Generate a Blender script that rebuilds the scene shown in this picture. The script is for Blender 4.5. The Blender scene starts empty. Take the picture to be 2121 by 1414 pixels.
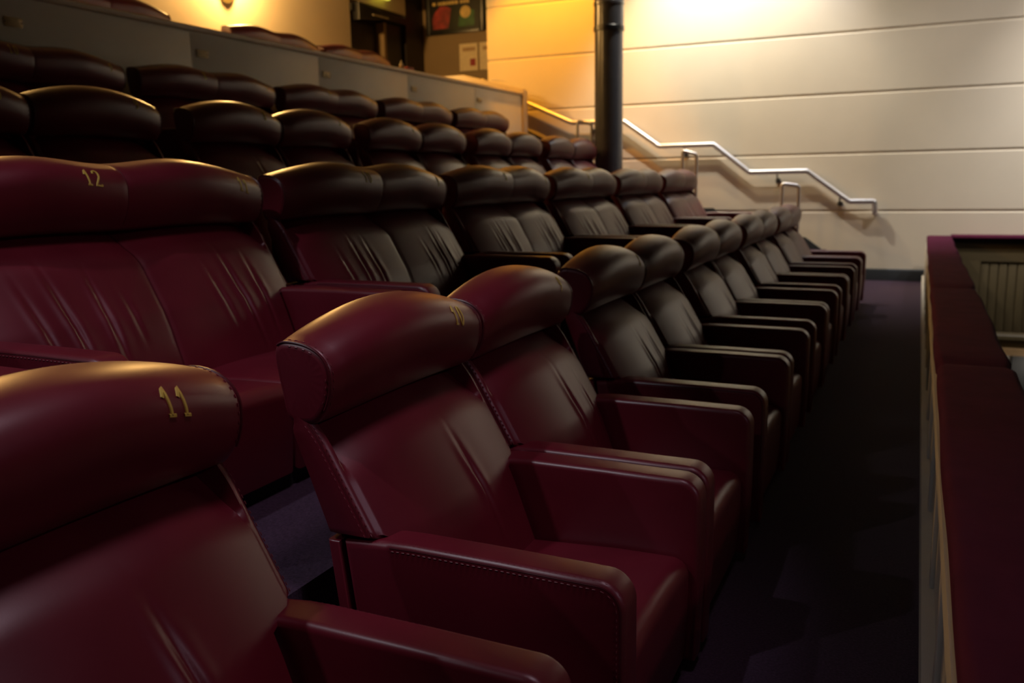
import bpy, bmesh, math, random
from mathutils import Vector, Matrix

# ------------------------------------------------------------------ scene, camera, exposure
S = 1.15                       # metres per layout unit (one seat pair = 1.6 units)
sc = bpy.context.scene
COL = sc.collection
PI = math.pi

cam_d = bpy.data.cameras.new('camera')
cam_d.sensor_width = 36.0
cam_d.lens = 36.0 * 1809.02 / 2121.0
cam_d.clip_start = 0.05
cam_d.dof.use_dof = True
cam_d.dof.focus_distance = 2.05
cam_d.dof.aperture_fstop = 3.5
cam = bpy.data.objects.new('camera', cam_d)
COL.objects.link(cam)
cR = Vector((0.90802157, 0.4185634, -0.01736428))
cU = Vector((-0.05988461, 0.17071314, 0.98349929))
cF = Vector((-0.41462111, 0.89199872, -0.18007671))
cam.matrix_world = Matrix(((cR.x, cU.x, -cF.x, 0), (cR.y, cU.y, -cF.y, 0),
                           (cR.z, cU.z, -cF.z, 1.24 * S), (0, 0, 0, 1)))
sc.camera = cam

w = bpy.data.worlds.new('world'); sc.world = w; w.use_nodes = True
w.node_tree.nodes['Background'].inputs[0].default_value = (0.02, 0.018, 0.02, 1)
w.node_tree.nodes['Background'].inputs[1].default_value = 0.3

sc.view_settings.view_transform = 'Standard'
sc.view_settings.look = 'None'
sc.view_settings.gamma = 1.0
sc.view_settings.use_curve_mapping = False
sc.view_settings.exposure = 0.0
sc.cycles.max_bounces = 8
sc.cycles.sample_clamp_indirect = 4.0

def spot(name, loc, target, power, color, angle=70, blend=0.6, size=0.06):
    d = bpy.data.lights.new(name, 'SPOT')
    d.energy = power; d.color = color; d.spot_size = math.radians(angle)
    d.spot_blend = blend; d.shadow_soft_size = size
    o = bpy.data.objects.new(name, d); COL.objects.link(o)
    o.location = Vector(loc) * S
    o.rotation_euler = (Vector(target) - Vector(loc)).to_track_quat('-Z', 'Y').to_euler()
    return o

def area(name, loc, target, power, color, sx, sy):
    d = bpy.data.lights.new(name, 'AREA')
    d.energy = power; d.color = color; d.shape = 'RECTANGLE'
    d.size = sx * S; d.size_y = sy * S
    o = bpy.data.objects.new(name, d); COL.objects.link(o)
    o.location = Vector(loc) * S
    o.rotation_euler = (Vector(target) - Vector(loc)).to_track_quat('-Z', 'Y').to_euler()
    return o

WARM = (1.0, 0.76, 0.40)
AMBER = (1.0, 0.37, 0.015)
COOL = (0.90, 0.90, 1.0)

# ------------------------------------------------------------------ materials
def mat(name, color, rough=0.5, metal=0.0, spec=0.5, bump=0.0, bscale=200.0, var=0.0, vscale=6.0,
        emit=None, estr=0.0, sheen=0.0, rvar=0.0, voronoi=False):
    m = bpy.data.materials.new(name); m.use_nodes = True
    nt = m.node_tree; b = nt.nodes['Principled BSDF']
    b.inputs['Base Color'].default_value = (*color, 1)
    b.inputs['Roughness'].default_value = rough
    b.inputs['Metallic'].default_value = metal
    b.inputs['Specular IOR Level'].default_value = spec
    if sheen: 
        b.inputs['Sheen Weight'].default_value = sheen
        b.inputs['Sheen Roughness'].default_value = 0.4
    tc = nt.nodes.new('ShaderNodeTexCoord')
    if var > 0:
        n = nt.nodes.new('ShaderNodeTexNoise'); n.inputs['Scale'].default_value = vscale
        n.inputs['Detail'].default_value = 4
        nt.links.new(tc.outputs['Object'], n.inputs['Vector'])
        r = nt.nodes.new('ShaderNodeValToRGB')
        r.color_ramp.elements[0].position = 0.3; r.color_ramp.elements[1].position = 0.7
        r.color_ramp.elements[0].color = (*[c * (1 - var) for c in color], 1)
        r.color_ramp.elements[1].color = (*[min(1, c * (1 + var)) for c in color], 1)
        nt.links.new(n.outputs['Fac'], r.inputs['Fac'])
        nt.links.new(r.outputs['Color'], b.inputs['Base Color'])
        if rvar > 0:
            mr = nt.nodes.new('ShaderNodeMapRange')
            mr.inputs['To Min'].default_value = max(0.02, rough - rvar)
            mr.inputs['To Max'].default_value = rough + rvar
            nt.links.new(n.outputs['Fac'], mr.inputs['Value'])
            nt.links.new(mr.outputs['Result'], b.inputs['Roughness'])
    if bump > 0:
        if voronoi:
            t = nt.nodes.new('ShaderNodeTexVoronoi'); out = 'Distance'
        else:
            t = nt.nodes.new('ShaderNodeTexNoise'); out = 'Fac'
            t.inputs['Detail'].default_value = 3
        t.inputs['Scale'].default_value = bscale
        nt.links.new(tc.outputs['Object'], t.inputs['Vector'])
        bp = nt.nodes.new('ShaderNodeBump'); bp.inputs['Strength'].default_value = bump
        bp.inputs['Distance'].default_value = 0.002
        nt.links.new(t.outputs[out], bp.inputs['Height'])
        nt.links.new(bp.outputs['Normal'], b.inputs['Normal'])
    if emit:
        b.inputs['Emission Color'].default_value = (*emit, 1)
        b.inputs['Emission Strength'].default_value = estr
    return m

M = {}
M['leather'] = mat('burgundy_leather', (0.122, 0.0062, 0.016), 0.38, spec=0.75, bump=0.03, bscale=420, var=0.10, vscale=5, rvar=0.05, voronoi=True)
M['thread'] = mat('burgundy_thread', (0.16, 0.025, 0.035), 0.45)
M['piping'] = mat('leather_piping', (0.075, 0.006, 0.012), 0.36)
M['gold'] = mat('gold_thread', (0.55, 0.40, 0.06), 0.45, bump=0.5, bscale=900)
M['plinth'] = mat('black_plinth', (0.012, 0.010, 0.010), 0.6)
M['wall'] = mat('cream_wall_paint', (0.70, 0.63, 0.52), 0.55, spec=0.3, var=0.03, vscale=1.5, bump=0.06, bscale=40)
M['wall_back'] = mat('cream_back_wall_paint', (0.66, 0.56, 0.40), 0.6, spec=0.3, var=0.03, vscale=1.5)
M['lowwall'] = mat('grey_cream_panel_paint', (0.74, 0.71, 0.60), 0.45, var=0.04, vscale=2)
M['lowcap'] = mat('pale_capping', (0.55, 0.46, 0.34), 0.4, var=0.05)
M['carpet'] = mat('purple_carpet', (0.042, 0.022, 0.044), 0.95, spec=0.1, bump=0.9, bscale=170, var=0.35, vscale=120, sheen=0.15)
M['velvet'] = mat('burgundy_wool_cloth', (0.088, 0.017, 0.045), 0.95, spec=0.04, bump=0.35, bscale=500, var=0.10, vscale=7)
M['joinery'] = mat('cream_joinery_paint', (0.58, 0.55, 0.49), 0.75, spec=0.15, var=0.03)
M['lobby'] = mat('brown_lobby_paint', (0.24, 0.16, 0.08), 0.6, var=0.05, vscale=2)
M['olive'] = mat('olive_panel_paint', (0.105, 0.076, 0.034), 0.55, var=0.08, vscale=4)
M['oak'] = mat('oak_strip', (0.42, 0.26, 0.12), 0.5, var=0.15, vscale=9)
M['skirting'] = mat('charcoal_skirting', (0.030, 0.034, 0.040), 0.4)
M['steel'] = mat('brushed_steel', (0.80, 0.78, 0.79), 0.42, metal=0.9)
M['bracket'] = mat('dark_bracket_metal', (0.12, 0.12, 0.12), 0.4, metal=0.8)
M['pillar'] = mat('black_gloss_paint', (0.075, 0.075, 0.085), 0.26, var=0.1)
M['door'] = mat('dark_door_stain', (0.018, 0.010, 0.008), 0.4, var=0.2)
M['ceiling'] = mat('dark_ceiling_paint', (0.05, 0.045, 0.045), 0.8)
M['sidewall'] = mat('dark_side_wall_paint', (0.06, 0.05, 0.05), 0.8)
M['brass'] = mat('aged_brass', (0.36, 0.27, 0.12), 0.5, metal=0.2)
M['black'] = mat('black_frame', (0.010, 0.010, 0.011), 0.35)
M['poster'] = mat('poster_dark_print', (0.012, 0.010, 0.010), 0.3)
M['red'] = mat('poster_red_print', (0.26, 0.02, 0.02), 0.4, var=0.5, vscale=7)
M['green'] = mat('poster_green_print', (0.02, 0.09, 0.02), 0.4, var=0.4, vscale=5)
M['yellow'] = mat('poster_yellow_print', (0.60, 0.42, 0.14), 0.4, var=0.2, vscale=9)
M['paper'] = mat('cream_paper', (0.75, 0.62, 0.42), 0.7, var=0.06, vscale=20)
M['redink'] = mat('red_ink', (0.30, 0.02, 0.02), 0.6)
M['white'] = mat('white_plaster', (0.75, 0.70, 0.64), 0.6)
M['lampglass'] = mat('lamp_glass', (0.9, 0.8, 0.6), 0.3, emit=(1.0, 0.72, 0.36), estr=6.0)
M['coolglass'] = mat('cool_lamp_glass', (0.9, 0.9, 0.9), 0.3, emit=(0.9, 0.9, 1.0), estr=5.0)
M['exitglow'] = mat('exit_sign_glow', (0.4, 0.4, 0.05), 0.4, emit=(0.75, 0.70, 0.06), estr=1.2)
M['amberglass'] = mat('amber_bowl_glass', (0.75, 0.45, 0.10), 0.35, emit=(1.0, 0.48, 0.06), estr=0.6)

# ------------------------------------------------------------------ mesh helpers
class MB:
    def __init__(s): s.v = []; s.f = []
    def add(s, vs, fs):
        o = len(s.v); s.v += [tuple(a) for a in vs]; s.f += [tuple(i + o for i in f) for f in fs]
    def box(s, x0, x1, y0, y1, z0, z1):
        v = [(x, y, z) for x in (x0, x1) for y in (y0, y1) for z in (z0, z1)]
        s.add(v, [(0, 1, 3, 2), (4, 6, 7, 5), (0, 4, 5, 1), (2, 3, 7, 6), (0, 2, 6, 4), (1, 5, 7, 3)])
        return s
    def rings(s, rings, cap=True, closed=True):
        n = len(rings[0]); o = len(s.v); fs = []
        vs = [p for r in rings for p in r]
        for i in range(len(rings) - 1):
            for j in range(n if closed else n - 1):
                a = i * n + j; b = i * n + (j + 1) % n
                fs.append((a, b, b + n, a + n))
        if cap:
            for base in (0, (len(rings) - 1) * n):
                r = vs[base:base + n]
                c = tuple(sum(q[k] for q in r) / n for k in range(3))
                vs.append(c); ci = len(vs) - 1
                for j in range(n): fs.append((base + j, base + (j + 1) % n, ci))
        s.add(vs, fs); return s
    def slab(s, prof, y0, y1, r=0.01, n=4, mids=1, plane='xz'):
        """closed outline in the x-z plane pushed along y, all outer edges rounded by r"""
        nrm = outline_normals(prof); rings = []
        def ring(y, ins):
            if plane == 'xz': return [(p[0] - q[0] * ins, y, p[1] - q[1] * ins) for p, q in zip(prof, nrm)]
            if plane == 'yz': return [(y, p[0] - q[0] * ins, p[1] - q[1] * ins) for p, q in zip(prof, nrm)]
            return [(p[0] - q[0] * ins, p[1] - q[1] * ins, y) for p, q in zip(prof, nrm)]
        for j in range(n + 1):
            a = j / n * PI / 2; rings.append(ring(y0 + r * (1 - math.cos(a)), r * (1 - math.sin(a))))
        for j in range(1, mids):
            rings.append(ring(y0 + r + (y1 - y0 - 2 * r) * j / mids, 0))
        for j in range(n + 1):
            a = PI / 2 - j / n * PI / 2; rings.append(ring(y1 - r * (1 - math.cos(a)), r * (1 - math.sin(a))))
        return s.rings(rings)
    def tube(s, path, r, n=8, cap=True):
        pts = [Vector(p) for p in path]; rings = []
        up = Vector((0, 0, 1)); prev = None
        for i, p in enumerate(pts):
            t = (pts[min(i + 1, len(pts) - 1)] - pts[max(i - 1, 0)])
            if t.length < 1e-9: t = Vector((0, 1, 0))
            t.normalize()
            if prev is None:
                ref = up if abs(t.z) < 0.9 else Vector((1, 0, 0))
                a = t.cross(ref).normalized()
            else:
                a = (prev - t * prev.dot(t))
                a = a.normalized() if a.length > 1e-6 else t.orthogonal().normalized()
            prev = a; b = t.cross(a)
            rings.append([tuple(p + (a * math.cos(k / n * 2 * PI) + b * math.sin(k / n * 2 * PI)) * r) for k in range(n)])
        return s.rings(rings, cap)
    def mesh(s, name, m, smooth=True, angle=40):
        me = bpy.data.meshes.new(name)
        me.from_pydata([(a * S, b * S, c * S) for a, b, c in s.v], [], s.f)
        bm = bmesh.new(); bm.from_mesh(me)
        bmesh.ops.recalc_face_normals(bm, faces=bm.faces)
        bm.to_mesh(me); bm.free()
        if smooth:
            me.polygons.foreach_set('use_smooth', [True] * len(me.polygons))
            me.set_sharp_from_angle(angle=math.radians(angle))
        me.materials.append(M[m]); me.update()
        return me
    def build(s, name, m, parent=None, smooth=True, angle=40, loc=None):
        return link(name, s.mesh(name, m, smooth, angle), parent, loc)

def outline_normals(prof):
    n = len(prof); out = []
    area2 = sum(prof[i][0] * prof[(i + 1) % n][1] - prof[(i + 1) % n][0] * prof[i][1] for i in range(n))
    sg = 1 if area2 > 0 else -1
    for i in range(n):
        p0, p1, p2 = prof[i - 1], prof[i], prof[(i + 1) % n]
        def en(a, b):
            dx, dy = b[0] - a[0], b[1] - a[1]; l = math.hypot(dx, dy) or 1e-9
            return (sg * dy / l, -sg * dx / l)
        a, b = en(p0, p1), en(p1, p2)
        k = 1 + a[0] * b[0] + a[1] * b[1]
        k = max(k, 0.35)
        out.append(((a[0] + b[0]) / k, (a[1] + b[1]) / k))
    return out

def link(name, me, parent=None, loc=None):
    o = bpy.data.objects.new(name, me); COL.objects.link(o)
    if parent: o.parent = parent
    if loc: o.location = Vector(loc) * S
    return o

def empty(name, loc, rz=0.0):
    o = bpy.data.objects.new(name, None); COL.objects.link(o)
    o.empty_display_size = 0.2; o.location = Vector(loc) * S; o.rotation_euler.z = rz
    return o

def tag(o, label, cat, group=None):
    o['label'] = label; o['category'] = cat
    if group: o['group'] = group
    return o

def struct(o, label=None):
    o['kind'] = 'structure'
    if label: o['label'] = label
    return o

def copy_tree(o, parent=None):
    c = o.copy(); COL.objects.link(c); c.parent = parent
    for ch in list(o.children):
        copy_tree(ch, c)
    return c

def arc(cx, cy, r, a0, a1, n):
    return [(cx + r * math.cos(math.radians(a0 + (a1 - a0) * i / n)), cy + r * math.sin(math.radians(a0 + (a1 - a0) * i / n))) for i in range(n + 1)]

def rrect(x0, x1, y0, y1, r, n=4):
    return arc(x1 - r, y1 - r, r, 0, 90, n) + arc(x0 + r, y1 - r, r, 90, 180, n) + arc(x0 + r, y0 + r, r, 180, 270, n) + arc(x1 - r, y0 + r, r, 270, 360, n)

# ------------------------------------------------------------------ room shell
TIER = 0.36; PITCH = 1.155; WALL_Y = 11.3
def tier_edge(k): return -1.20 - PITCH * k      # riser between tier k and tier k+1
AISLE0 = 9.80                                    # stair aisle along the far wall starts here

f = MB().box(-1.20, 0.60, -4.0, WALL_Y, -0.25, 0.0)
struct(f.build('floor', 'carpet', smooth=False), 'dark purple carpeted floor along the balcony front')
for k in range(3):
    x1 = tier_edge(k); x0 = tier_edge(k + 1) if k < 2 else -4.95
    b = MB().box(x0, x1, -4.0, AISLE0, -0.25, TIER * (k + 1))
    struct(b.build('floor', 'carpet', smooth=False), ['dark purple carpeted tier under the second row of seats', 'dark purple carpeted tier under the third row of seats', 'dark purple carpeted tier under the fourth row of seats'][k])
UP = 1.79
struct(MB().box(-8.2, -4.95, -4.0, 13.3, -0.25, UP).build('floor', 'carpet', smooth=False), 'carpeted upper landing behind the low cream wall')
# stair aisle by the far wall: a landing at each tier and two steps between
STEPX = [(-0.757, -1.253), (-1.935, -2.383), (-3.08, -3.555), (-4.27, -4.95)]
NTH = ['first', 'second', 'third', 'fourth', 'fifth', 'sixth', 'seventh']
cnt = 0
for k, (xa, xb) in enumerate(STEPX):
    top = TIER * (k + 1) if k < 3 else UP
    base = TIER * k; nx = STEPX[k + 1][0] if k < 3 else None
    xm = (xa + xb) / 2
    struct(MB().box(xm, xa, AISLE0, WALL_Y, -0.25, (base + top) / 2).build('floor', 'carpet', smooth=False), '%s carpeted step of the aisle stairs' % NTH[cnt]); cnt += 1
    x0 = nx if nx else xb
    struct(MB().box(x0, xm, AISLE0, WALL_Y, -0.25, top).build('floor', 'carpet', smooth=False), '%s carpeted landing of the aisle stairs' % NTH[k])

# far wall: backing with long horizontal panels, recessed joints between them
wl = MB().box(-5.55, 9.0, WALL_Y + 0.014, WALL_Y + 0.30, -3.0, 6.0).build('wall_far', 'wall', smooth=False)
struct(wl, 'cream wall of wide horizontal panels behind the stair rail')
joints = [0.139, 0.829, 1.505, 2.195, 2.886, 3.576, 4.266, 4.956, 6.0]
for i in range(len(joints) - 1):
    z0, z1 = joints[i] + (0.013 if i else 0.0), joints[i + 1] - 0.013
    pr = [(WALL_Y + 0.03, z0), (WALL_Y + 0.012, z0), (WALL_Y, z0 + 0.006), (WALL_Y, z1 - 0.028), (WALL_Y + 0.022, z1), (WALL_Y + 0.03, z1)]
    pr = [(WALL_Y + 0.03, z0), (WALL_Y, z0), (WALL_Y, z1 - 0.014), (WALL_Y + 0.010, z1), (WALL_Y + 0.03, z1)]
    MB().rings([[(x, a, b) for a, b in pr] for x in (-5.55, 9.0)]).build('panel', 'wall', wl, smooth=False)
MB().box(-5.55, 9.0, WALL_Y, WALL_Y + 0.03, -3.0, 0.0).build('lower_panel', 'white', wl, smooth=False)
bb = MB()
bb.slab([(WALL_Y + 0.005, 0.0), (WALL_Y - 0.022, 0.0), (WALL_Y - 0.022, 0.10), (WALL_Y - 0.014, 0.13), (WALL_Y - 0.004, 0.14), (WALL_Y + 0.005, 0.14)], -0.62, 0.34, r=0.001, n=1, plane='yz')
struct(bb.build('baseboard_far', 'skirting', angle=30), 'charcoal skirting board at the foot of the cream wall')
# sloping skirting that climbs with the stairs
sk = MB().slab([(-0.58, 0.0), (-0.58, 0.14), (-0.757, 0.142), (-1.253, 0.505), (-1.935, 0.505), (-2.383, 0.865), (-3.08, 0.865), (-3.555, 1.225), (-4.27, 1.225), (-4.95, 1.93), (-4.95, 1.70), (-4.3, 1.08), (-3.5, 1.08), (-3.08, 0.72), (-2.3, 0.72), (-1.935, 0.36), (-1.2, 0.36), (-0.80, 0.0)], WALL_Y - 0.025, WALL_Y + 0.005, r=0.002, n=1)
struct(sk.build('baseboard_stair', 'skirting', angle=30), 'dark sloping skirting climbing beside the aisle stairs')

struct(MB().box(-8.5, 9.2, -4.2, 13.6, 5.2, 5.4).build('ceiling', 'ceiling', smooth=False))
struct(MB().box(-8.5, 9.2, -4.4, -4.2, -3.0, 5.4).build('wall_near', 'sidewall', smooth=False))
struct(MB().box(9.0, 9.2, -4.4, 13.6, -3.0, 5.4).build('wall_screen', 'sidewall', smooth=False))
struct(MB().box(0.60, 9.2, -4.2, WALL_Y, -3.0, -2.8).build('floor_lower', 'carpet', smooth=False))
# back wall with the doorway, and the lobby wall behind the corner
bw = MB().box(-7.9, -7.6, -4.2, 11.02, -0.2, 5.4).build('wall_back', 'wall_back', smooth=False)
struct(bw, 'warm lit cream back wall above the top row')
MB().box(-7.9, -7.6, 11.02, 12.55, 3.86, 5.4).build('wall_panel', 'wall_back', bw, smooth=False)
MB().box(-7.9, -7.6, 12.55, 13.1, -0.2, 5.4).build('door_pier', 'door', bw, smooth=False)
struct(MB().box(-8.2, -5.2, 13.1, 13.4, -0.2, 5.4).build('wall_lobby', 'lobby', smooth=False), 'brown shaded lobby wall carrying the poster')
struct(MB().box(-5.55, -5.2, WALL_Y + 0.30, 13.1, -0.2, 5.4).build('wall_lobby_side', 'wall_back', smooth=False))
struct(MB().box(-8.5, -7.9, 10.8, 13.1, -0.2, 5.4).build('wall_passage', 'door', smooth=False))
d = MB().box(-7.78, -7.74, 11.06, 11.95, UP, 3.60).build('door_1', 'door', smooth=False)
struct(d, 'dark door standing under the lit exit sign')
MB().box(-7.735, -7.60, 11.90, 11.97, UP, 3.66).build('door_frame', 'lobby', d, smooth=False)
MB().box(-7.78, -7.66, 11.97, 12.50, UP, 3.72).build('door_leaf', 'black', d, smooth=False)
MB().box(-7.62, -7.56, 11.02, 12.55, 3.70, 3.80).build('door_head', 'black', d, smooth=False)
MB().tube([(-7.70, 11.80, 2.55), (-7.66, 11.80, 2.55), (-7.66, 11.80, 2.85), (-7.70, 11.80, 2.85)], 0.015).build('door_handle', 'steel', d)

# low cream wall behind the fourth row, panel by panel
LX = -4.85
lw = MB().box(LX - 0.10, LX - 0.012, -4.0, 10.92, 1.0, 2.35).build('wall_low', 'lowwall', smooth=False)
struct(lw, 'low grey-cream panelled wall behind the fourth row')
y = 10.93 - 0.02
edges = [-1.0, 0.53, 2.03, 3.53, 5.02, 6.52, 8.01, 9.51, 10.92]
for a, b in zip(edges[:-1], edges[1:]):
    MB().slab([(a + 0.0012, 1.0), (b - 0.0012, 1.0), (b - 0.0012, 2.335), (a + 0.0012, 2.335)], LX - 0.014, LX, r=0.003, n=2, plane='yz').build('panel', 'lowwall', lw)
MB().slab([(LX - 0.13, 2.35), (LX + 0.015, 2.35), (LX + 0.022, 2.362), (LX + 0.022, 2.378), (LX + 0.012, 2.388), (LX - 0.13, 2.388)], -4.0, 10.86, r=0.004, n=2).build('capping', 'lowcap', lw)
MB().box(LX - 0.12, LX + 0.03, 10.86, 10.99, 1.0, 2.42).build('end_post', 'lowcap', lw, smooth=False)
# sloping return of the low wall that runs beside the stairs
rt = MB().slab([(-4.84, 1.5), (-4.84, 2.435), (-5.72, 2.67), (-6.30, 2.67), (-6.30, 1.5)], 10.88, 10.98, r=0.006, n=2)
struct(rt.build('wall_return', 'lowcap'), 'short cream wall with sloping top at the head of the stairs')

# balcony parapet on the right
PX0, PX1, PZ = 0.092, 0.345, 0.556
pw = MB().box(0.10, 0.31, -4.0, 11.05, -2.8, 0.48).build('wall_balcony', 'joinery', smooth=False)
struct(pw, 'cream panelled balcony parapet with padded burgundy top')
ys = [-3.94, -1.44, 1.06, 3.56, 6.02, 8.58, 11.10]
for a, b in zip(ys[:-1], ys[1:]):
    rr = []
    n = 26
    for j in range(n + 1):
        t = j / n; yy = a + (b - a) * t
        e = min(t, 1 - t) * (b - a)
        ins = 0.012 * (1 - min(1, e / 0.02)) ** 2
        sag = 0.004 * math.sin(t * 7.0 + a) + 0.003 * math.sin(t * 17 + a * 2)
        pr = rrect(PX0 + ins, PX1 - ins, 0.475, PZ - ins + 0.3 * sag, 0.022, 5)
        rr.append([(x + (sag if x > 0.2 else 0.5 * sag), yy, z) for x, z in pr])
    MB().rings(rr).build('cap_pad', 'velvet', pw)
MB().box(0.068, 0.10, -4.0, 11.05, 0.0, 0.10).build('skirting_board', 'joinery', pw, smooth=False)
MB().box(0.088, 0.10, -4.0, 11.05, 0.40, 0.475).build('top_rail', 'joinery', pw, smooth=False)
for i in range(24):
    yy = -3.7 + i * 0.625
    if yy > 10.9: break
    MB().slab(rrect(yy, yy + 0.07, 0.10, 0.40, 0.004, 2), 0.088, 0.101, r=0.004, n=2, plane='yz').build('stile', 'joinery', pw)
# return of the parapet across the end of the void
pr_ = MB().box(0.31, 4.5, 11.10, 11.28, -0.70, 0.478).build('wall_balcony_end', 'olive', smooth=False)
struct(pr_, 'olive panelled balcony front across the far end of the void')
MB().slab([(11.01, 0.532), (11.295, 0.532), (11.295, 0.55), (11.285, 0.556), (11.02, 0.556), (11.01, 0.55)], 0.345, 4.5, r=0.004, n=2, plane='yz').build('cap_pad', 'velvet', pr_)
MB().box(0.345, 4.5, 11.04, 11.28, 0.478, 0.532).build('cap_shade_strip', 'black', pr_, smooth=False)  # black strip stands in for the shade under the cap overhang
MB().box(0.31, 0.66, 11.075, 11.10, -0.60, 0.47).build('stile', 'olive', pr_, smooth=False)
MB().box(0.66, 4.5, 11.075, 11.10, 0.27, 0.47).build('rail', 'olive', pr_, smooth=False)
for i in range(22):
    x = 0.665 + i * 0.09
    MB().slab([(x, -0.52), (x + 0.078, -0.52), (x + 0.078, 0.27), (x, 0.27)], 11.088, 11.102, r=0.006, n=2).build('board', 'olive', pr_)
MB().slab([(11.06, -0.60), (11.10, -0.60), (11.10, -0.52), (11.075, -0.53), (11.07, -0.55), (11.06, -0.56)], 0.31, 4.5, r=0.002, n=1, plane='yz').build('moulding', 'olive', pr_)
MB().box(0.31, 4.5, 11.06, 11.28, -0.78, -0.70).build('oak_edge', 'oak', pr_, smooth=False)
dk = MB().box(1.06, 1.50, 11.22, 11.295, -2.8, -0.80).build('door_2', 'black', smooth=False)
struct(dk, 'black doorway on the lower level under the balcony end')
MB().box(1.48, 1.56, 11.20, 11.295, -2.8, -0.80).build('door_frame', 'white', dk, smooth=False)

# dark pillar
pl = empty('pillar', (-3.345, 9.97, 0.72))
tag(pl, 'round glossy black pillar standing in front of the stair rail', 'pillar')
def lathe(prof, n=40):
    mb = MB(); mb.rings([[(r * math.cos(k / n * 2 * PI), r * math.sin(k / n * 2 * PI), z) for k in range(n)] for r, z in prof]); return mb
lathe([(0.163, 0.0), (0.163, 2.19)]).build('shaft', 'pillar', pl, angle=30)
lathe([(0.172, 2.185), (0.176, 2.19), (0.176, 2.235), (0.172, 2.24)]).build('collar', 'black', pl, angle=30)
lathe([(0.170, 2.24), (0.170, 2.46), (0.177, 2.47), (0.177, 2.50), (0.168, 2.51), (0.168, 4.48)]).build('upper_shaft', 'pillar', pl, angle=30)

# ------------------------------------------------------------------ handrail and hoops
hr = empty('handrail', (-2.4, WALL_Y - 0.10, 1.3))
tag(hr, 'stepped steel handrail fixed along the cream wall', 'handrail')
def rounded_path(pts, r=0.05, n=5):
    out = [Vector(pts[0])]
    for i in range(1, len(pts) - 1):
        p0, p1, p2 = Vector(pts[i - 1]), Vector(pts[i]), Vector(pts[i + 1])
        d0 = (p0 - p1).normalized(); d1 = (p2 - p1).normalized()
        q = min(r, (p0 - p1).length * .45, (p2 - p1).length * .45)
        a, b = p1 + d0 * q, p1 + d1 * q
        for j in range(n + 1):
            t = j / n; out.append(a * (1 - t) ** 2 + p1 * 2 * t * (1 - t) + b * t * t)
    out.append(Vector(pts[-1])); return out
HY = WALL_Y - 0.10
rail = [(-5.60, HY, 2.62), (-4.98, HY, 2.31), (-4.27, HY, 1.995), (-3.555, HY, 1.985), (-3.08, HY, 1.652), (-2.383, HY, 1.652), (-1.935, HY, 1.301), (-1.253, HY, 1.303), (-0.757, HY, 0.938), (-0.485, HY, 0.938), (-0.475, HY + 0.005, 0.81), (-0.475, WALL_Y, 0.80)]
off = Vector((-2.4, HY, 1.3))
MB().tube([p - off for p in rounded_path(rail, 0.018)], 0.032, 14).build('rail', 'steel', hr)
for bx, bz in ((-4.0, 1.98), (-2.75, 1.645), (-1.60, 1.295), (-0.87, 1.01)):
    q = Vector((bx, HY, bz)) - off
    b = MB().tube(rounded_path([q, q + Vector((0, 0, -0.07)), q + Vector((0, 0.10, -0.10))], 0.03), 0.010, 8)
    bo_ = b.build('bracket', 'bracket', hr)
    MB().tube([q + Vector((0, 0.085, -0.10)), q + Vector((0, 0.10, -0.10))], 0.032, 14).build('rose', 'bracket', bo_)
for (xa, za, xb, zb, k, lab) in ((-3.69, 1.925, -3.515, 1.875, 2, 'steel hoop rail beside the dark pillar'),
                             (-2.44, 1.548, -2.285, 1.503, 1, 'steel hoop rail behind the far end of the second row'),
                             (-1.353, 1.168, -1.18, 1.142, 0, 'steel hoop rail behind the far end of the front row')):
    hy = 9.86
    h = empty('hoop_rail', ((xa + xb) / 2, hy, TIER * k))
    tag(h, lab, 'handrail', 'hoop rails at the row ends')
    o = Vector(((xa + xb) / 2, hy, TIER * k))
    zf = 0.30
    MB().tube([p - o for p in rounded_path([(xa, hy, TIER * k + zf), (xa, hy, za), (xb, hy, zb), (xb, hy, TIER * k + zf)], 0.03)], 0.018, 12).build('hoop', 'steel', h)
    for xx in (xa, xb):
        lathe([(0.018, 0), (0.035, 0.0), (0.035, 0.012), (0.018, 0.016), (0.018, 0.32)], 16).build('post_foot', 'steel', h, loc=(xx - o.x, 0, 0))
h = empty('hoop_rail', (-5.18, 10.93, 2.52)); tag(h, 'small steel loop on top of the sloping cream wall', 'handrail')
MB().tube(rounded_path([(-0.14, 0, 0.0), (-0.13, 0, 0.07), (0.10, 0, 0.03), (0.14, 0, -0.05)], 0.04), 0.008, 8).build('hoop', 'steel', h)

# ------------------------------------------------------------------ seats
TA = 0.086                                     # arm thickness
SEC = [(0.04, 0.03), (0.0, 0.35), (0.0, 0.70), (0.05, 0.89), (0.20, 0.985), (0.42, 1.0), (0.69, 0.963), (0.90, 0.865), (1.0, 0.71), (0.98, 0.53), (0.89, 0.33), (0.72, 0.13), (0.46, -0.01)]
def catmull(pts, sub):
    n = len(pts); out = []
    for i in range(n):
        p0, p1, p2, p3 = pts[i - 1], pts[i], pts[(i + 1) % n], pts[(i + 2) % n]
        for j in range(sub):
            t = j / sub
            out.append(tuple(0.5 * ((2 * b) + (-a + c) * t + (2 * a - 5 * b + 4 * c - d) * t * t + (-a + 3 * b - 3 * c + d) * t ** 3) for a, b, c, d in zip(p0, p1, p2, p3)))
    return out
SECP = catmull(SEC, 4)

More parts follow.
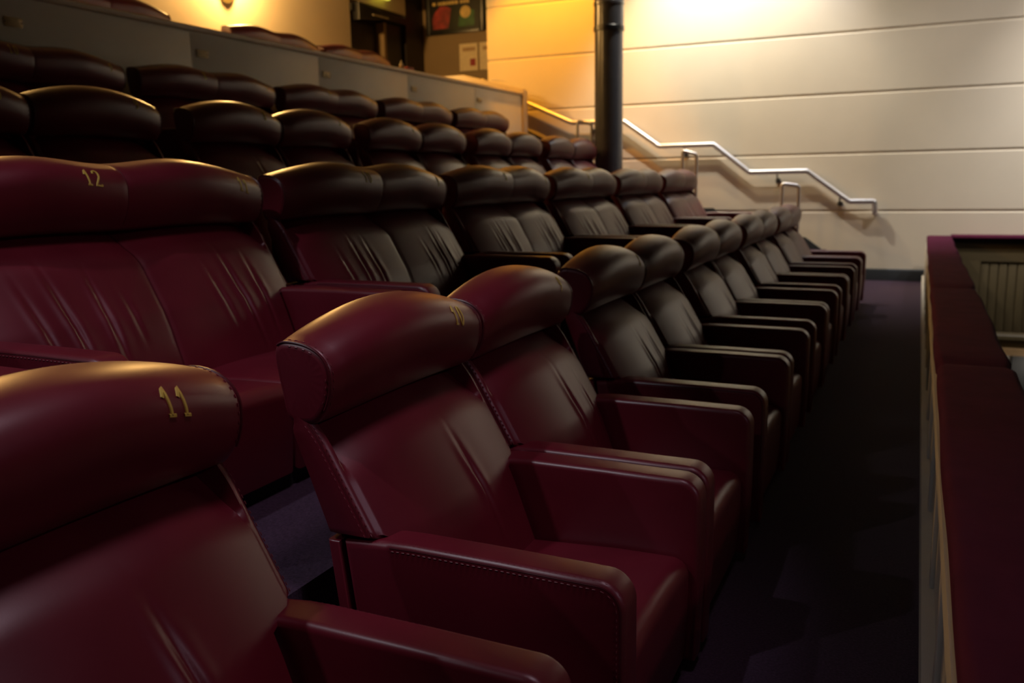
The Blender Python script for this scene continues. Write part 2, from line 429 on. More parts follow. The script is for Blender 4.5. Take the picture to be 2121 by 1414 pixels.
def head_params(yy, wd, n):
    """top height, bottom height, width of the headrest roll at yy"""
    if n == 1:
        q = min(1, max(0, yy / wd)); h = math.sin(PI * q) ** 0.85
        return 0.915 + 0.064 * h, 0.745 + 0.014 * h, 0.130 + 0.044 * math.sin(PI * q) ** 0.55
    half = wd / 2; i = 0 if yy < half else 1
    q = (yy - i * half) / half; q = min(1, max(0, q))
    if i == 1: q = 1 - q                       # q: 0 at outer end, 1 at the middle seam
    h = math.sin(PI * q) ** (0.8 if q < 0.5 else 1.9)
    seam = math.exp(-((1 - q) * half / 0.010) ** 2)
    rise = math.sin(min(1, q / 0.55) * PI / 2)
    mid = q * q * (3 - 2 * q)
    return 0.918 + 0.038 * mid + 0.036 * h - 0.0015 * seam, 0.745 + 0.008 * mid + 0.008 * h, 0.130 + 0.048 * rise - 0.012 * max(0, (q - 0.55) / 0.45) ** 2 - 0.0015 * seam

def head_ring(yy, wd, n, ins=0.0, ydraw=None):
    zt, zb, ww = head_params(yy, wd, n)
    out = []
    for u, v in SECP:
        x = -0.095 - 0.033 * v + u * ww; z = zb + (zt - zb) * v
        out.append([x, z])
    if ins:
        nr = outline_normals(out)
        out = [[p[0] - q[0] * ins, p[1] - q[1] * ins] for p, q in zip(out, nr)]
    return [(x, yy if ydraw is None else ydraw, z) for x, z in out]

def headrest_mesh(wd, n):
    r = 0.016; st = []
    rings = []
    for j in range(6):
        a = j / 5 * PI / 2
        rings.append(head_ring(r, wd, n, r * (1 - math.sin(a)), r * (1 - math.cos(a))))
    m = 30 * n
    ys_ = [r + (wd - 2 * r) * j / m for j in range(1, m)]
    if n == 2: ys_ = sorted(ys_ + [wd / 2 + d for d in (-.02, -.01, -.005, .005, .01, .02)])
    for yy in ys_: rings.append(head_ring(yy, wd, n))
    for j in range(6):
        a = PI / 2 - j / 5 * PI / 2
        rings.append(head_ring(wd - r, wd, n, r * (1 - math.sin(a)), wd - r * (1 - math.cos(a))))
    # domed, gathered ends
    mb = MB(); mb.rings(rings, cap=False)
    for ring, s_ in ((rings[0], -1), (rings[-1], 1)):
        c = [sum(p[k] for p in ring) / len(ring) for k in range(3)]
        inner = [ring]
        for t in (0.93, 0.85, 0.72, 0.5, 0.25):
            inner.append([(c[0] + (p[0] - c[0]) * t, p[1] + s_ * 0.0015 * (1 - t * t) + s_ * 0.0009 * math.sin(i * 2.3) * t ** 8 * (1 - t) * 14 * (1 if p[0] > -0.09 else 0), c[2] + (p[2] - c[2]) * t) for i, p in enumerate(ring)])
        mb.rings(inner, cap=False)
        o = inner[-1]; cc = tuple(sum(p[k] for p in o) / len(o) for k in range(3))
        mb.add(list(o) + [cc], [(i, (i + 1) % len(o), len(o)) for i in range(len(o))])
    return mb

def back_front(z):
    if z > 0.504: return -0.019 + (0.741 - z) * 0.574
    return 0.117 + (0.504 - z) * 0.42
def wing(z):
    return 0.010 * min(1.0, max(0.0, (z - 0.700) / 0.050)) ** 1.6
def back_rear(z):
    return -0.095 + (0.741 - z) * 0.388

def creases(variant, n):
    rnd = random.Random(50 + variant * 7 + n)
    out = []
    for i in range(n):
        if n == 1:
            base = [[(0.60, 0.09, 0.55, 1.0)], [(0.58, 0.10, 0.55, 1.0), (0.74, 0.06, 0.45, 0.7)], [(0.52, 0.12, 0.5, 0.8), (0.70, 0.07, 0.6, 1.0)], [(0.64, 0.10, 0.6, 1.1), (0.44, 0.10, 0.4, 0.4)]][variant % 4]
        else:
            base = [(0.38, 0.10, 0.45, 0.6), (0.53, 0.09, 0.58, 1.0), (0.67, 0.07, 0.50, 0.9), (0.82, 0.05, 0.35, 0.4)][:3 + (variant + i) % 2]
        for (q, sl, ln, st) in base:
            out.append((i, q + rnd.uniform(-.03, .03), sl + rnd.uniform(-.02, .03), ln * rnd.uniform(.85, 1.1), st))
    return out

def back_mesh(wd, n, variant):
    cr = creases(variant, n)
    Z0, Z1, NZ = 0.27, 0.762, 46
    r = 0.020
    NS = 150 * n
    half = wd / n
    rings = []
    for iz in range(NZ + 1):
        z = Z0 + (Z1 - Z0) * iz / NZ
        t = (z - 0.30) / 0.45
        k = min(1, max(0, (z - 0.497) / 0.012)); k = k * k * (3 - 2 * k)
        ya = (TA - 0.004) * (1 - k); yb = wd - ya
        xf0 = back_front(z); xr = (back_rear(z) + 0.014 * min(1, max(0, (z - 0.725) / 0.02))) if z > 0.497 else 0.03 + (0.497 - z) * 0.2
        ring = []
        for a in range(7):                       # near rounded corner
            an = a / 6 * PI / 2
            ring.append((xf0 - wing(z) - r + r * math.sin(an), ya + r - r * math.cos(an), z))
        w0, w1 = TA + r + 0.006, wd - TA - r - 0.006
        cols = [ya + r + (w0 - ya - r) * js / 14 for js in range(1, 14)] + [w0 + (w1 - w0) * js / NS for js in range(NS + 1)] + [w1 + (yb - r - w1) * js / 14 for js in range(1, 14)]
        for yy in cols:
            i = min(n - 1, int(yy / half)); q = (yy - i * half) / half
            side = abs(2 * q - 1)
            inner = n == 2 and ((i == 0 and q > 0.5) or (i == 1 and q < 0.5))
            if inner:
                amp = 0.050 * (1 - 0.20 * side ** 3.5 - 0.05 * math.exp(-((1 - side) * half / 2 / 0.012) ** 2))
                zt_ = 0.712 - 0.020 * side ** 2.5
            else:
                amp = 0.050 * (1 - side ** 2.3)
                zt_ = 0.712 - 0.050 * side ** 3.0
            amp *= 0.70 + 0.30 * min(1, max(0, (z - 0.30) / 0.15))
            e = max(0.0, (z - (zt_ - 0.060)) / 0.060)
            amp -= 0.034 * e ** 2.4 if e < 1 else 0.034 + 0.050 * min(1.0, (e - 1) * 1.1)
            d = 0.0
            for (ci, cq, sl, ln, st) in cr:
                if ci != i: continue
                c0 = cq - sl * (t - 0.48)
                win = math.exp(-((t - 0.46) / (ln * 0.40)) ** 2)
                dy = (q - c0) * half
                d += st * win * (-0.0075 * math.exp(-(dy / 0.009) ** 2) + 0.0055 * math.exp(-((dy + 0.019) / 0.013) ** 2) + 0.0025 * math.exp(-((dy - 0.022) / 0.016) ** 2))
            ring.append((xf0 + amp + d, yy, z))
        for a in range(7):
            an = PI / 2 - a / 6 * PI / 2
            ring.append((xf0 - wing(z) - r + r * math.sin(an), yb - r + r * math.cos(an), z))
        ring += [(xr + 0.012, yb, z), (xr, yb - 0.012, z), (xr, (ya + yb) / 2, z), (xr, ya + 0.012, z), (xr + 0.012, ya, z)]
        rings.append(ring)
    return MB().rings(rings)

ARM = [(0.095, 0.03), (0.648, 0.03), (0.656, 0.25)] + arc(0.600, 0.456, 0.056, 0, 90, 8) + [(0.40, 0.514), (0.20, 0.514), (0.15, 0.512), (0.034, 0.498)]
def stitch_line(mb, path, off, nrm, step=0.0125, ln=0.0075, r=0.0011):
    """small raised thread dashes along a path, shifted by off, standing on nrm"""
    pts = [Vector(p) + Vector(off) for p in path]
    acc = 0.0
    for a, b in zip(pts[:-1], pts[1:]):
        L = (b - a).length
        if L < 1e-6: continue
        t = (b - a) / L; s0 = -acc
        nn = Vector(nrm); bi = t.cross(nn)
        bi = bi.normalized() if bi.length > 1e-6 else t.orthogonal().normalized()
        n2 = bi.cross(t)
        pos = (step - acc) if acc > 0 else 0.0
        while pos + ln <= L + 1e-9:
            c0 = a + t * pos; c1 = a + t * (pos + ln)
            ring = lambda c, k: [tuple(c + bi * r * 1.2 * k), tuple(c + n2 * r * k), tuple(c - bi * r * 1.2 * k), tuple(c - n2 * r * k)]
            mb.rings([ring(c0, 0.4), ring(c0 + t * ln * .2, 1), ring(c1 - t * ln * .2, 1), ring(c1, 0.4)])
            pos += step
        acc = (L - (pos - step)) if pos > 0 else acc + L
        if acc >= step: acc = 0.0

DIG = {'1': [[(0.14, 0.60), (0.40, 0.98), (0.46, 0.03), (0.24, 0.03), (0.70, 0.03)]],
       '0': [[(0.46 + 0.28 * math.cos(a / 20 * 2 * PI), 0.5 + 0.48 * math.sin(a / 20 * 2 * PI)) for a in range(21)]],
       '2': [[(0.14, 0.74), (0.22, 0.92), (0.42, 0.99), (0.64, 0.93), (0.72, 0.76), (0.64, 0.56), (0.40, 0.32), (0.14, 0.05), (0.76, 0.04), (0.78, 0.14)]],
       '3': [[(0.14, 0.86), (0.34, 0.98), (0.60, 0.93), (0.68, 0.76), (0.56, 0.58), (0.36, 0.54), (0.62, 0.48), (0.74, 0.28), (0.62, 0.08), (0.36, 0.02), (0.12, 0.12)]],
       '4': [[(0.56, 0.02), (0.56, 0.98), (0.10, 0.34), (0.78, 0.34)]],
       '5': [[(0.70, 0.96), (0.24, 0.96), (0.20, 0.55), (0.46, 0.60), (0.68, 0.46), (0.70, 0.24), (0.52, 0.05), (0.28, 0.02), (0.12, 0.10)]],
       '6': [[(0.64, 0.92), (0.40, 0.90), (0.20, 0.62), (0.16, 0.30), (0.28, 0.06), (0.50, 0.02), (0.70, 0.16), (0.70, 0.38), (0.54, 0.52), (0.32, 0.48), (0.18, 0.32)]],
       '7': [[(0.12, 0.86), (0.14, 0.96), (0.74, 0.96), (0.40, 0.02)]],
       '8': [[(0.44 + 0.24 * math.sin(a / 24 * 4 * PI), 0.5 + 0.47 * math.cos(a / 24 * 2 * PI)) for a in range(25)]],
       '9': [[(0.70, 0.66), (0.54, 0.46), (0.30, 0.46), (0.16, 0.64), (0.22, 0.88), (0.44, 0.98), (0.64, 0.88), (0.72, 0.62), (0.62, 0.28), (0.40, 0.05), (0.22, 0.06)]]}

def number_mesh(text, wd, n, yc, hgt=0.052):
    """embroidered digits wrapped on the upper front of the headrest roll"""
    cw = hgt * 0.64; out = []; thick = hgt * 0.062
    # front arc of the section from the top (index i0) downwards
    i0, i1 = 5 * 4, 8 * 4
    def surf(yy, v):
        ring = head_ring(yy, wd, n)
        seg = ring[i0:i1 + 12]
        # arclength from start
        target = (0.098 if n == 1 else 0.098) + (1 - v) * hgt; acc = 0
        for a, b in zip(seg[:-1], seg[1:]):
            L = math.hypot(b[0] - a[0], b[2] - a[2])
            if acc + L >= target:
                t = (target - acc) / L
                nx, nz = -(b[2] - a[2]) / L, (b[0] - a[0]) / L
                return Vector((a[0] + (b[0] - a[0]) * t, yy, a[2] + (b[2] - a[2]) * t)), Vector((nx, 0, nz))
            acc += L
        return Vector(seg[-1]), Vector((1, 0, 0))
    tot = cw * len(text)
    for ti, ch in enumerate(text):
        mb = MB()
        for stroke in DIG[ch]:
            pts = []
            for a, b in zip(stroke[:-1], stroke[1:]):
                m = 4
                for j in range(m): pts.append((a[0] + (b[0] - a[0]) * j / m, a[1] + (b[1] - a[1]) * j / m))
            pts.append(stroke[-1])
            rows = []
            for k, (u, v) in enumerate(pts):
                p0 = pts[max(0, k - 1)]; p1 = pts[min(len(pts) - 1, k + 1)]
                dx, dy = p1[0] - p0[0], p1[1] - p0[1]; L = math.hypot(dx, dy) or 1
                nx, ny = -dy / L, dx / L
                ring = []
                for sgn, hh in ((-1, 0.0003), (-0.7, 0.0022), (0.7, 0.0022), (1, 0.0003)):
                    uu = u * cw + nx * thick * sgn; vv = v * hgt + ny * thick * sgn
                    p, nn = surf(yc - tot / 2 + ti * cw + uu, vv / hgt)
                    if nn.x < 0: nn = -nn
                    ring.append(tuple(p + nn * hh))
                rows.append(ring)
            mb.rings(rows, cap=False, closed=False)
        out.append(mb)
    return out

def build_seat(name, wd, n, variant):
    """an armchair (n=1) or two-seat sofa (n=2) facing +x, its near end at y=0"""
    root = empty(name, (0, 0, 0))
    MB().box(0.12, 0.60, 0.03, wd - 0.03, 0.0, 0.055).build('plinth', 'plinth', root, smooth=False)
    # rear panel
    MB().slab([(-0.004, 0.497), (0.055, 0.02), (0.085, 0.02), (0.026, 0.497)], 0.0, wd, r=0.006, n=3).build('rear_panel', 'leather', root)
    # seat cushions
    iw = (wd - 2 * TA) / n
    SE = [(0.12, 0.05), (0.626, 0.05), (0.634, 0.15)] + arc(0.592, 0.272, 0.044, 0, 90, 7) + [(0.45, 0.314), (0.30, 0.305), (0.12, 0.295)]
    for i in range(n):
        mb = MB().slab(SE, TA + i * iw + 0.002, TA + (i + 1) * iw - 0.002, r=0.020, n=4, mids=14)
        mb.v = [(x, yy, z + (0.012 * (1 - ((yy - TA - (i + 0.5) * iw) / (iw / 2)) ** 2) if z > 0.2 else 0)) for x, yy, z in mb.v]
        so = mb.build('seat', 'leather', root)
        pth = [(0.630, TA + i * iw + 0.03, 0.262), (0.633, TA + (i + .5) * iw, 0.272), (0.630, TA + (i + 1) * iw - 0.03, 0.262)]
        MB().tube(pth, 0.0028, 6).build('seam', 'piping', so)
    # backrest
    bo = back_mesh(wd, n, variant).build('backrest', 'leather', root, angle=60)
    for s_ in (0, 1):
        stt = MB()
        yy = 0.004 if s_ == 0 else wd - 0.004
        path = [(back_front(z) - wing(z) - 0.012, yy, z) for z in [0.515 + 0.23 * k / 12 for k in range(13)]]
        MB().tube(path, 0.0032, 6).build('seam', 'piping', bo)
        sg = -1 if s_ == 0 else 1
        stitch_line(stt, path, (-0.007, sg * 0.0035, 0), (0, sg, 0))
        stitch_line(stt, path, (0.008, -sg * 0.0005, 0.002), (0.5, sg, 0))
        o = stt.build('stitching', 'thread', bo); o['kind'] = 'stuff'
    if n == 2:
        path = []
        for k in range(24):
            z = 0.31 + 0.44 * k / 23
            e = max(0.0, (z - 0.632) / 0.060)
            amp = 0.0375 * (0.70 + 0.30 * min(1, (z - 0.30) / 0.15)) - (0.034 * e ** 2.4 if e < 1 else 0.034 + 0.050 * min(1.0, (e - 1) * 1.1))
            path.append((back_front(z) + amp - 0.0008, wd / 2, z))
        MB().tube(path, 0.0030, 6).build('seam', 'piping', bo)
    # headrest roll
    ho = headrest_mesh(wd, n).build('headrest', 'leather', root, angle=60)
    for s_ in (0, 1):
        stt = MB()
        ring = head_ring(0.016 if s_ == 0 else wd - 0.016, wd, n, 0.003, 0.0035 if s_ == 0 else wd - 0.0035)
        path = ring[14:44]
        MB().tube(path, 0.0030, 6).build('seam', 'piping', ho)
        sg = -1 if s_ == 0 else 1
        ring2 = head_ring(0.016 if s_ == 0 else wd - 0.016, wd, n, 0.011, -0.0005 if s_ == 0 else wd + 0.0005)[14:44]
        ring3 = head_ring(0.016 if s_ == 0 else wd - 0.016, wd, n, -0.0003, 0.0125 if s_ == 0 else wd - 0.0125)[14:44]
        stitch_line(stt, ring2, (0, 0, 0), (0, sg, 0))
        stitch_line(stt, ring3, (0, 0, 0), (0.4, sg * 0.4, 0.4))
        o = stt.build('stitching', 'thread', ho); o['kind'] = 'stuff'
    if n == 2:
        MB().tube([(p[0], wd / 2, p[2]) for p in head_ring(wd / 2, wd, n, 0.0012)[12:46]], 0.0024, 6).build('seam', 'piping', ho)
    # arms
    for s_ in (0, 1):
        y0, y1 = (0.0, TA) if s_ == 0 else (wd - TA, wd)
        ao = MB().slab(ARM, y0, y1, r=0.016, n=5, mids=2).build('armrest', 'leather', root, angle=50)
        yo = y0 + 0.0025 if s_ == 0 else y1 - 0.0025
        sg = -1 if s_ == 0 else 1
        inn = [(p[0] - q[0] * 0.010, p[1] - q[1] * 0.010) for p, q in zip(ARM, outline_normals(ARM))][2:-1]
        path = [(a, yo, b) for a, b in inn]
        MB().tube(path, 0.0028, 6).build('seam', 'piping', ao)
        st = MB()
        o1 = [(p[0] - q[0] * 0.0165, p[1] - q[1] * 0.0165) for p, q in zip(ARM, outline_normals(ARM))][2:-1]
        stitch_line(st, [(a, (y0 if s_ == 0 else y1) + sg * 0.0004, b) for a, b in o1], (0, 0, 0), (0, sg, 0))
        o2 = [(p[0] - q[0] * 0.0028, p[1] - q[1] * 0.0028) for p, q in zip(ARM, outline_normals(ARM))][2:-1]
        yo2 = y0 + 0.0085 if s_ == 0 else y1 - 0.0085
        stitch_line(st, [(a, yo2, b) for a, b in o2], (0, 0, 0), (0, sg, 1))
        o = st.build('stitching', 'thread', ao); o['kind'] = 'stuff'
    return root

W1, W2 = 0.690, 1.300
protos = {}
def seat(kind, variant, loc, label, group, nums=()):
    key = (kind, variant); n = 1 if kind == 'armchair' else 2; wd = W1 if n == 1 else W2
    name = 'leather_armchair' if n == 1 else 'leather_sofa'
    if key not in protos:
        protos[key] = build_seat(name, wd, n, variant); o = protos[key]
    else:
        src = protos[key]
        o = src.copy(); COL.objects.link(o)
        for ch in list(src.children):
            c = ch.copy(); COL.objects.link(c); c.parent = o
            for g in list(ch.children):
                if g.name.startswith('digit'): continue
                e = g.copy(); COL.objects.link(e); e.parent = c
    o.location = Vector(loc) * S
    tag(o, label, 'armchair' if n == 1 else 'sofa', group)
    head = [c for c in o.children if c.name.startswith('headrest')][0]
    for i, t in enumerate(nums):
        if not t: continue
        for ch, mb in zip(t, number_mesh(t, wd, n, wd / n * (i + 1) - (0.170 if n == 1 else 0.125))):
            nm = mb.build('digit', 'gold', head, smooth=True, angle=30)
            nm['label'] = 'gold embroidered digit %s' % ch
    return o

ORD = ['', 'first', 'second', 'third', 'fourth', 'fifth', 'sixth', 'seventh', 'eighth', 'ninth', 'tenth', 'eleventh', 'twelfth']
X0 = -1.10                                      # rear of the front row
# front row: single armchairs set in pairs
G1 = 'armchairs in the front row'
seat('armchair', 0, (X0, 0.480, 0), 'large burgundy armchair numbered 11 at the bottom left, cut by the edge', G1, ('11',))
for c in range(10, 0, -1):
    dd = 10 - c; pair, sub = divmod(dd, 2)
    yy = 1.425 + pair * 1.6 + sub * 0.7045
    lab = {10: 'near burgundy leather armchair with gold number 10 on its headrest',
           9: 'burgundy leather armchair pressed against the far side of armchair number 10'}.get(c, 'burgundy leather armchair in the front row, %s from the cream far wall' % ORD[c])
    seat('armchair', [0, 1, 2, 3][dd % 4], (X0, yy, 0), lab, G1, (str(c),))
# second row: sofas
G2 = 'two-seat sofas in the second row'
for i in range(-1, 6):
    yy = 1.325 + i * 1.419
    lab = {-1: 'burgundy sofa at the left edge, only one rounded arm front showing', 0: 'burgundy two-seat sofa with gold numbers 12 and 11',
           1: 'burgundy two-seat sofa next to the one numbered 12 and 11'}.get(i, 'burgundy two-seat sofa in the second row, %s from the far wall' % ORD[6 - i])
    nums = (str(12 - 2 * i), str(11 - 2 * i))
    seat('sofa', (i + 1) % 3, (X0 - PITCH, yy, TIER), lab, G2, nums)
# third row: singles in pairs
G3 = 'armchairs in the third row'
for j in range(10):
    pair, sub = divmod(j, 2); num = 10 - j
    yy = 3.194 + 0.085 - 2 * 0.7045 + pair * 1.6 + sub * 0.7045 + 0.012
    lab = 'dark burgundy armchair in the third row, %s from the black pillar' % ORD[num]
    seat('armchair', (j * 3 + 1) % 4, (X0 - 2 * PITCH, yy, 2 * TIER), lab, G3, (str(num),))
# fourth row: sofas against the low wall
G4 = 'two-seat sofas in the fourth row'
for i in range(5):
    yy = 4.0967 + 0.04 - W2 + i * 1.419
    lab = 'dark two-seat sofa against the low cream wall, %s from its far end' % ORD[5 - i]
    seat('sofa', i % 3, (X0 - 3 * PITCH, yy, 3 * TIER), lab, G4, (str(10 - 2 * i), str(9 - 2 * i)))
# top row behind the low wall
G5 = 'two-seat sofas behind the low wall'
for yy, lab in ((4.586, 'top row sofa behind the low wall nearest the left edge, only headrest showing'),
                (6.62, 'middle top row sofa behind the low wall, only headrest showing'),
                (8.04, 'top row sofa behind the low wall nearest the dark door')):
    seat('sofa', 1, (-5.90, yy, UP), lab, G5)

# ------------------------------------------------------------------ small things
PLQ = ['number plate on the low wall at the far left, dull brass', 'brass number plate on the low wall, second from the left', 'brass number plate on the low wall, third from the left', 'brass number plate on the low wall, fourth from the left', 'brass number plate on the low wall nearest its far end']
for i, yy in enumerate((3.63, 5.123, 6.62, 8.121, 9.619)):
    p = empty('number_plate', (LX, yy, 2.20)); tag(p, PLQ[i], 'plate', 'brass plates on the low wall')
    MB().slab(rrect(-0.060, 0.060, -0.028, 0.028, 0.008, 3), 0.0, 0.006, r=0.002, n=2, plane='yz').build('plate', 'brass', p)
    for a in (-0.054, 0.054):
        MB().slab(arc(a, 0, 0.005, 0, 330, 11), 0.005, 0.009, r=0.001, n=1, plane='yz').build('screw', 'bracket', p)

ps = empty('framed_poster', (-7.0, 13.09, 3.9)); tag(ps, 'dark framed poster with red and green picture on the lobby wall', 'poster')
for nm, a in (('frame_side', (-0.52, -0.45, -0.29, 0.80)), ('frame_side', (0.45, 0.52, -0.29, 0.80)), ('frame_bottom', (-0.45, 0.45, -0.29, -0.23)), ('frame_top', (-0.45, 0.45, 0.74, 0.80))):
    MB().slab([(a[0], a[2]), (a[1], a[2]), (a[1], a[3]), (a[0], a[3])], -0.04, 0.008, r=0.006, n=2).build(nm, 'black', ps)
bd = MB().box(-0.45, 0.45, -0.012, 0.005, -0.23, 0.74).build('print', 'poster', ps, smooth=False)
MB().slab([(-0.40, -0.20), (-0.12, -0.20), (-0.08, -0.02), (-0.06, 0.10), (-0.14, 0.14), (-0.26, 0.15), (-0.36, 0.06), (-0.41, -0.04)], -0.015, -0.010, r=0.001, n=1).build('red_shape', 'red', bd, smooth=False)
MB().slab([(0.06, -0.19), (0.36, -0.19), (0.36, 0.04), (0.30, 0.06), (0.10, 0.0)], -0.015, -0.010, r=0.001, n=1).build('green_shape', 'green', bd, smooth=False)
MB().slab(arc(0.20, 0.03, 0.095, 0, 345, 23), -0.018, -0.013, r=0.001, n=1).build('yellow_disc', 'yellow', bd, smooth=False)
xx = -0.40
for ww in (0.07, 0.04, 0.05, 0.06, 0.05, 0.05, 0.06, 0.07, 0.06, 0.05, 0.06):
    MB().box(xx, xx + ww - 0.012, -0.014, -0.010, 0.165, 0.215).build('gold_lettering', 'yellow', bd, smooth=False)
    xx += ww + (0.03 if abs(ww - 0.07) < 1e-6 else 0.0)
p2 = empty('framed_poster', (-6.36, 13.09, 3.9)); tag(p2, 'edge of a second dark frame beside the poster', 'poster')
MB().slab([(-0.10, -0.28), (0.60, -0.28), (0.60, 0.80), (-0.10, 0.80)], -0.04, 0.008, r=0.006, n=2).build('frame', 'black', p2)
for x0, x1, lab in ((-6.93, -6.60, 'pale notice with a red square pinned below the poster'), (-6.565, -6.25, 'pale notice half hidden by the wall corner')):
    o = empty('notice', ((x0 + x1) / 2, 13.09, 3.22)); tag(o, lab, 'notice')
    hw = (x1 - x0) / 2
    MB().box(-hw, hw, -0.010, 0.008, -0.205, 0.22).build('sheet', 'paper', o, smooth=False)
    MB().box(-hw + 0.06, hw - 0.04, -0.012, -0.009, 0.10, 0.16).build('heading', 'oak', o, smooth=False)
    if x0 < -6.9:
        MB().box(0.03, 0.125, -0.012, -0.009, -0.13, -0.02).build('red_square', 'redink', o, smooth=False)

ex = empty('exit_sign', (-7.52, 11.75, 3.99)); tag(ex, 'lit yellow green sign box over the dark door', 'sign')
MB().slab(rrect(-0.20, 0.20, -0.012, 0.16, 0.01, 3), -0.03, 0.03, r=0.006, n=2, plane='yz').build('housing', 'exitglow', ex)
MB().box(-0.08, -0.03, -0.02, 0.02, 0.05, 0.09).build('bracket', 'bracket', ex, smooth=False)
cl = empty('door_closer', (-7.55, 11.42, 3.72)); tag(cl, 'black boxed fitting above the dark door', 'fitting')
MB().slab([(-0.32, -0.14), (0.30, -0.06), (0.30, 0.06), (-0.32, 0.10)], -0.06, 0.06, r=0.012, n=3, plane='yz').build('box', 'black', cl)
MB().tube([(0.07, 0.02, -0.03), (0.09, 0.40, -0.03)], 0.010, 8).build('arm', 'lowcap', cl)

bt = empty('bottle', (LX - 0.05, 7.98, 2.388)); tag(bt, 'tiny pale bottle standing on the low wall capping', 'bottle')
lathe([(0.012, 0), (0.022, 0.002), (0.022, 0.05), (0.010, 0.065), (0.010, 0.085)], 16).build('body', 'paper', bt)
lathe([(0.0225, 0.012), (0.0225, 0.036)], 16).build('label_band', 'oak', bt)
bt = empty('small_box', (LX - 0.05, 8.12, 2.388)); tag(bt, 'tiny dark red box lying on the low wall capping', 'box')
MB().slab(rrect(-0.03, 0.03, -0.06, 0.06, 0.008, 3), 0.0, 0.035, r=0.004, n=2, plane='xy').build('body', 'redink', bt)

# ------------------------------------------------------------------ lamps
def downlight(name, loc, target, power, color, angle, blend, glass, label, group='recessed ceiling spotlights', size=0.06):
    o = empty(name, loc); tag(o, label, 'lamp', group)
    d = (Vector(target) - Vector(loc)).normalized()
    q = d.to_track_quat('-Z', 'Y').to_matrix().to_4x4()
    n = 24
    mb = MB(); mb.rings([[tuple((q @ Vector((r * math.cos(k / n * 2 * PI), r * math.sin(k / n * 2 * PI), z)))) for k in range(n)] for r, z in ((0.05, 0.30), (0.085, 0.29), (0.085, 0.0), (0.075, 0.0), (0.075, 0.05))], cap=False)
    mb.build('can', 'black', o)
    mb = MB(); mb.rings([[tuple((q @ Vector((r * math.cos(k / n * 2 * PI), r * math.sin(k / n * 2 * PI), z)))) for k in range(n)] for r, z in ((0.072, 0.05), (0.07, 0.06))])
    mb.build('lens', glass, o)
    mb = MB().tube([tuple(q @ Vector((0, 0, 0.29))), tuple(q @ Vector((0, 0, 0.29)) + Vector((0, 0, 0.15)))], 0.012); mb.build('stem', 'black', o)
    l = spot(name + '_light', Vector(loc) + d * 0.03, target, power, color, angle, blend, size)
    return o
downlight('wall_spotlight', (-2.95, 10.40, 4.75), (-2.5, 11.3, 2.6), 260, (1.0, 0.84, 0.50), 84, 0.5, 'lampglass', 'warm ceiling spotlight washing the cream far wall beside the pillar')
downlight('wall_spotlight', (-2.65, 9.95, 4.75), (-1.85, 11.3, 1.4), 560, (1.0, 0.92, 0.76), 104, 0.8, 'lampglass', 'broad ceiling spotlight in the middle of the cream far wall')
downlight('stair_spotlight', (-4.5, 10.1, 4.75), (-4.6, 11.3, 2.4), 480, AMBER, 75, 0.5, 'lampglass', 'amber ceiling spotlight over the head of the stairs')
downlight('void_spotlight', (1.6, 8.8, 4.75), (1.0, 11.3, 1.2), 270, (1.0, 0.92, 0.84), 90, 1.0, 'lampglass', 'neutral ceiling spotlight over the near part of the void')
downlight('void_spotlight', (2.7, 9.3, 4.75), (2.3, 11.3, 1.7), 950, (1.0, 0.95, 0.90), 70, 1.0, 'lampglass', 'added neutral spotlight over the far part of the void')  # added lamp, brightens the unseen wall that the seat backs reflect
downlight('pillar_spotlight', (-1.2, 10.9, 4.75), (-2.2, 10.7, 1.0), 170, (0.76, 0.82, 1.0), 90, 0.8, 'coolglass', 'cool ceiling spotlight over the foot of the stairs')
downlight('aisle_spotlight', (-2.5, -0.5, 4.75), (-2.0, 1.6, 0.5), 230, COOL, 36, 0.3, 'coolglass', 'cool ceiling spotlight above the near seats')
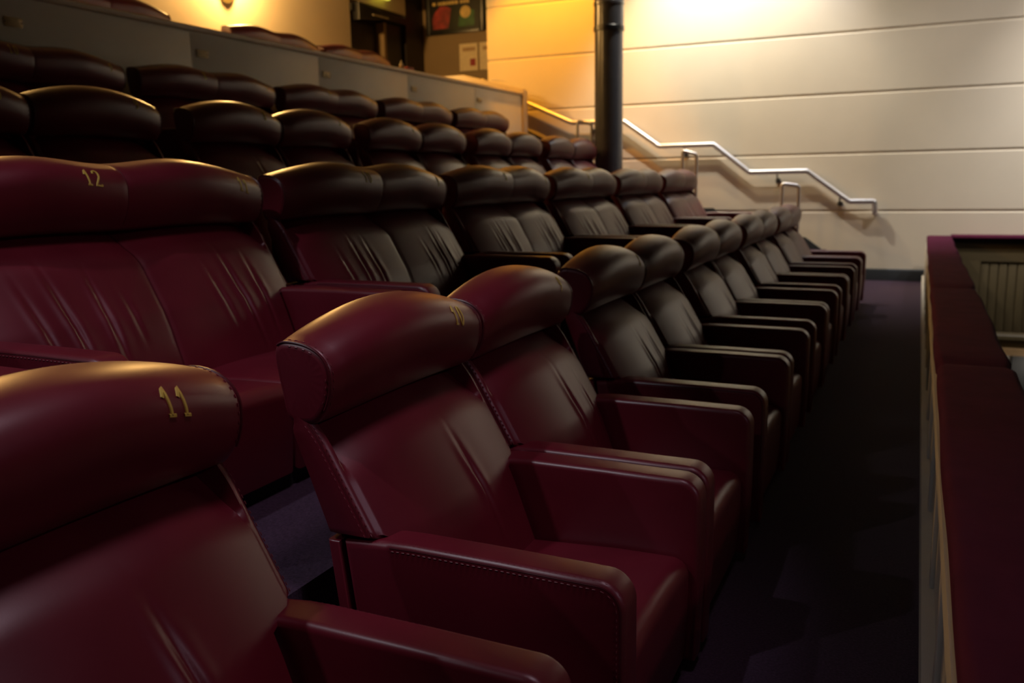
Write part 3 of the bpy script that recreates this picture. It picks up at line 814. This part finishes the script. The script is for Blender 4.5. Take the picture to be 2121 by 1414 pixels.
downlight('fill_spotlight', (-0.1, 1.2, 4.75), (-1.5, 1.5, 0.6), 200, (1.0, 0.74, 0.88), 44, 0.9, 'coolglass', 'soft ceiling spotlight above the front row', size=0.5)
downlight('fill_spotlight', (6.6, 0.0, 4.75), (-0.4, 1.2, 0.6), 180, (1.0, 0.76, 0.96), 26, 1.0, 'coolglass', 'added soft fill spotlight far out over the balcony void', size=0.2)  # added fill light for the near seat fronts and the parapet cap
downlight('aisle_spotlight', (-4.4, -2.4, 4.3), (0.0, 1.9, 0.5), 110, COOL, 32, 0.8, 'coolglass', 'added cool spotlight behind the near seats')  # added lamp to brighten the inner face of the parapet
downlight('foyer_spotlight', (1.4, 9.9, -0.95), (1.2, 11.3, -1.6), 22, (1.0, 0.90, 0.78), 76, 0.8, 'lampglass', 'small lamp on the lower level under the balcony end', group=None)
# wall sconces on the back wall
for i, (yy, zz, pw_) in enumerate(((8.50, 3.40, 330), (4.6, 3.40, 220))):
    o = empty('wall_sconce', (-7.6, yy, zz)); tag(o, ['amber glass bowl lamp on the back wall, its lower tip in view', 'amber glass bowl lamp on the back wall above the left sofas'][i], 'lamp', 'back wall lamps')
    n = 20; rings = []
    for j in range(9):
        t = j / 8; r = 0.01 + 0.15 * math.sin(t * PI / 2) ** 0.8; z = -0.02 + 0.35 * (1 - math.cos(t * PI / 2))
        rings.append([(r * 0.6 * math.sin(k / n * PI), r * math.cos(k / n * PI), z) for k in range(n + 1)])
    inner = [[(x * 0.93, yv * 0.95, z + 0.008) for x, yv, z in r_] for r_ in rings[::-1]]
    MB().rings(rings + inner, cap=False, closed=False).build('bowl', 'amberglass', o)
    MB().box(0.0, 0.03, -0.08, 0.08, 0.05, 0.25).build('mount', 'brass', o, smooth=False)
    d_ = bpy.data.lights.new('sconce_light', 'POINT'); d_.energy = pw_; d_.color = (1.0, 0.56, 0.17); d_.shadow_soft_size = 0.08
    lo = bpy.data.objects.new('sconce_light', d_); COL.objects.link(lo); lo.location = Vector((-7.6 + 0.22, yy, zz + 0.46)) * S
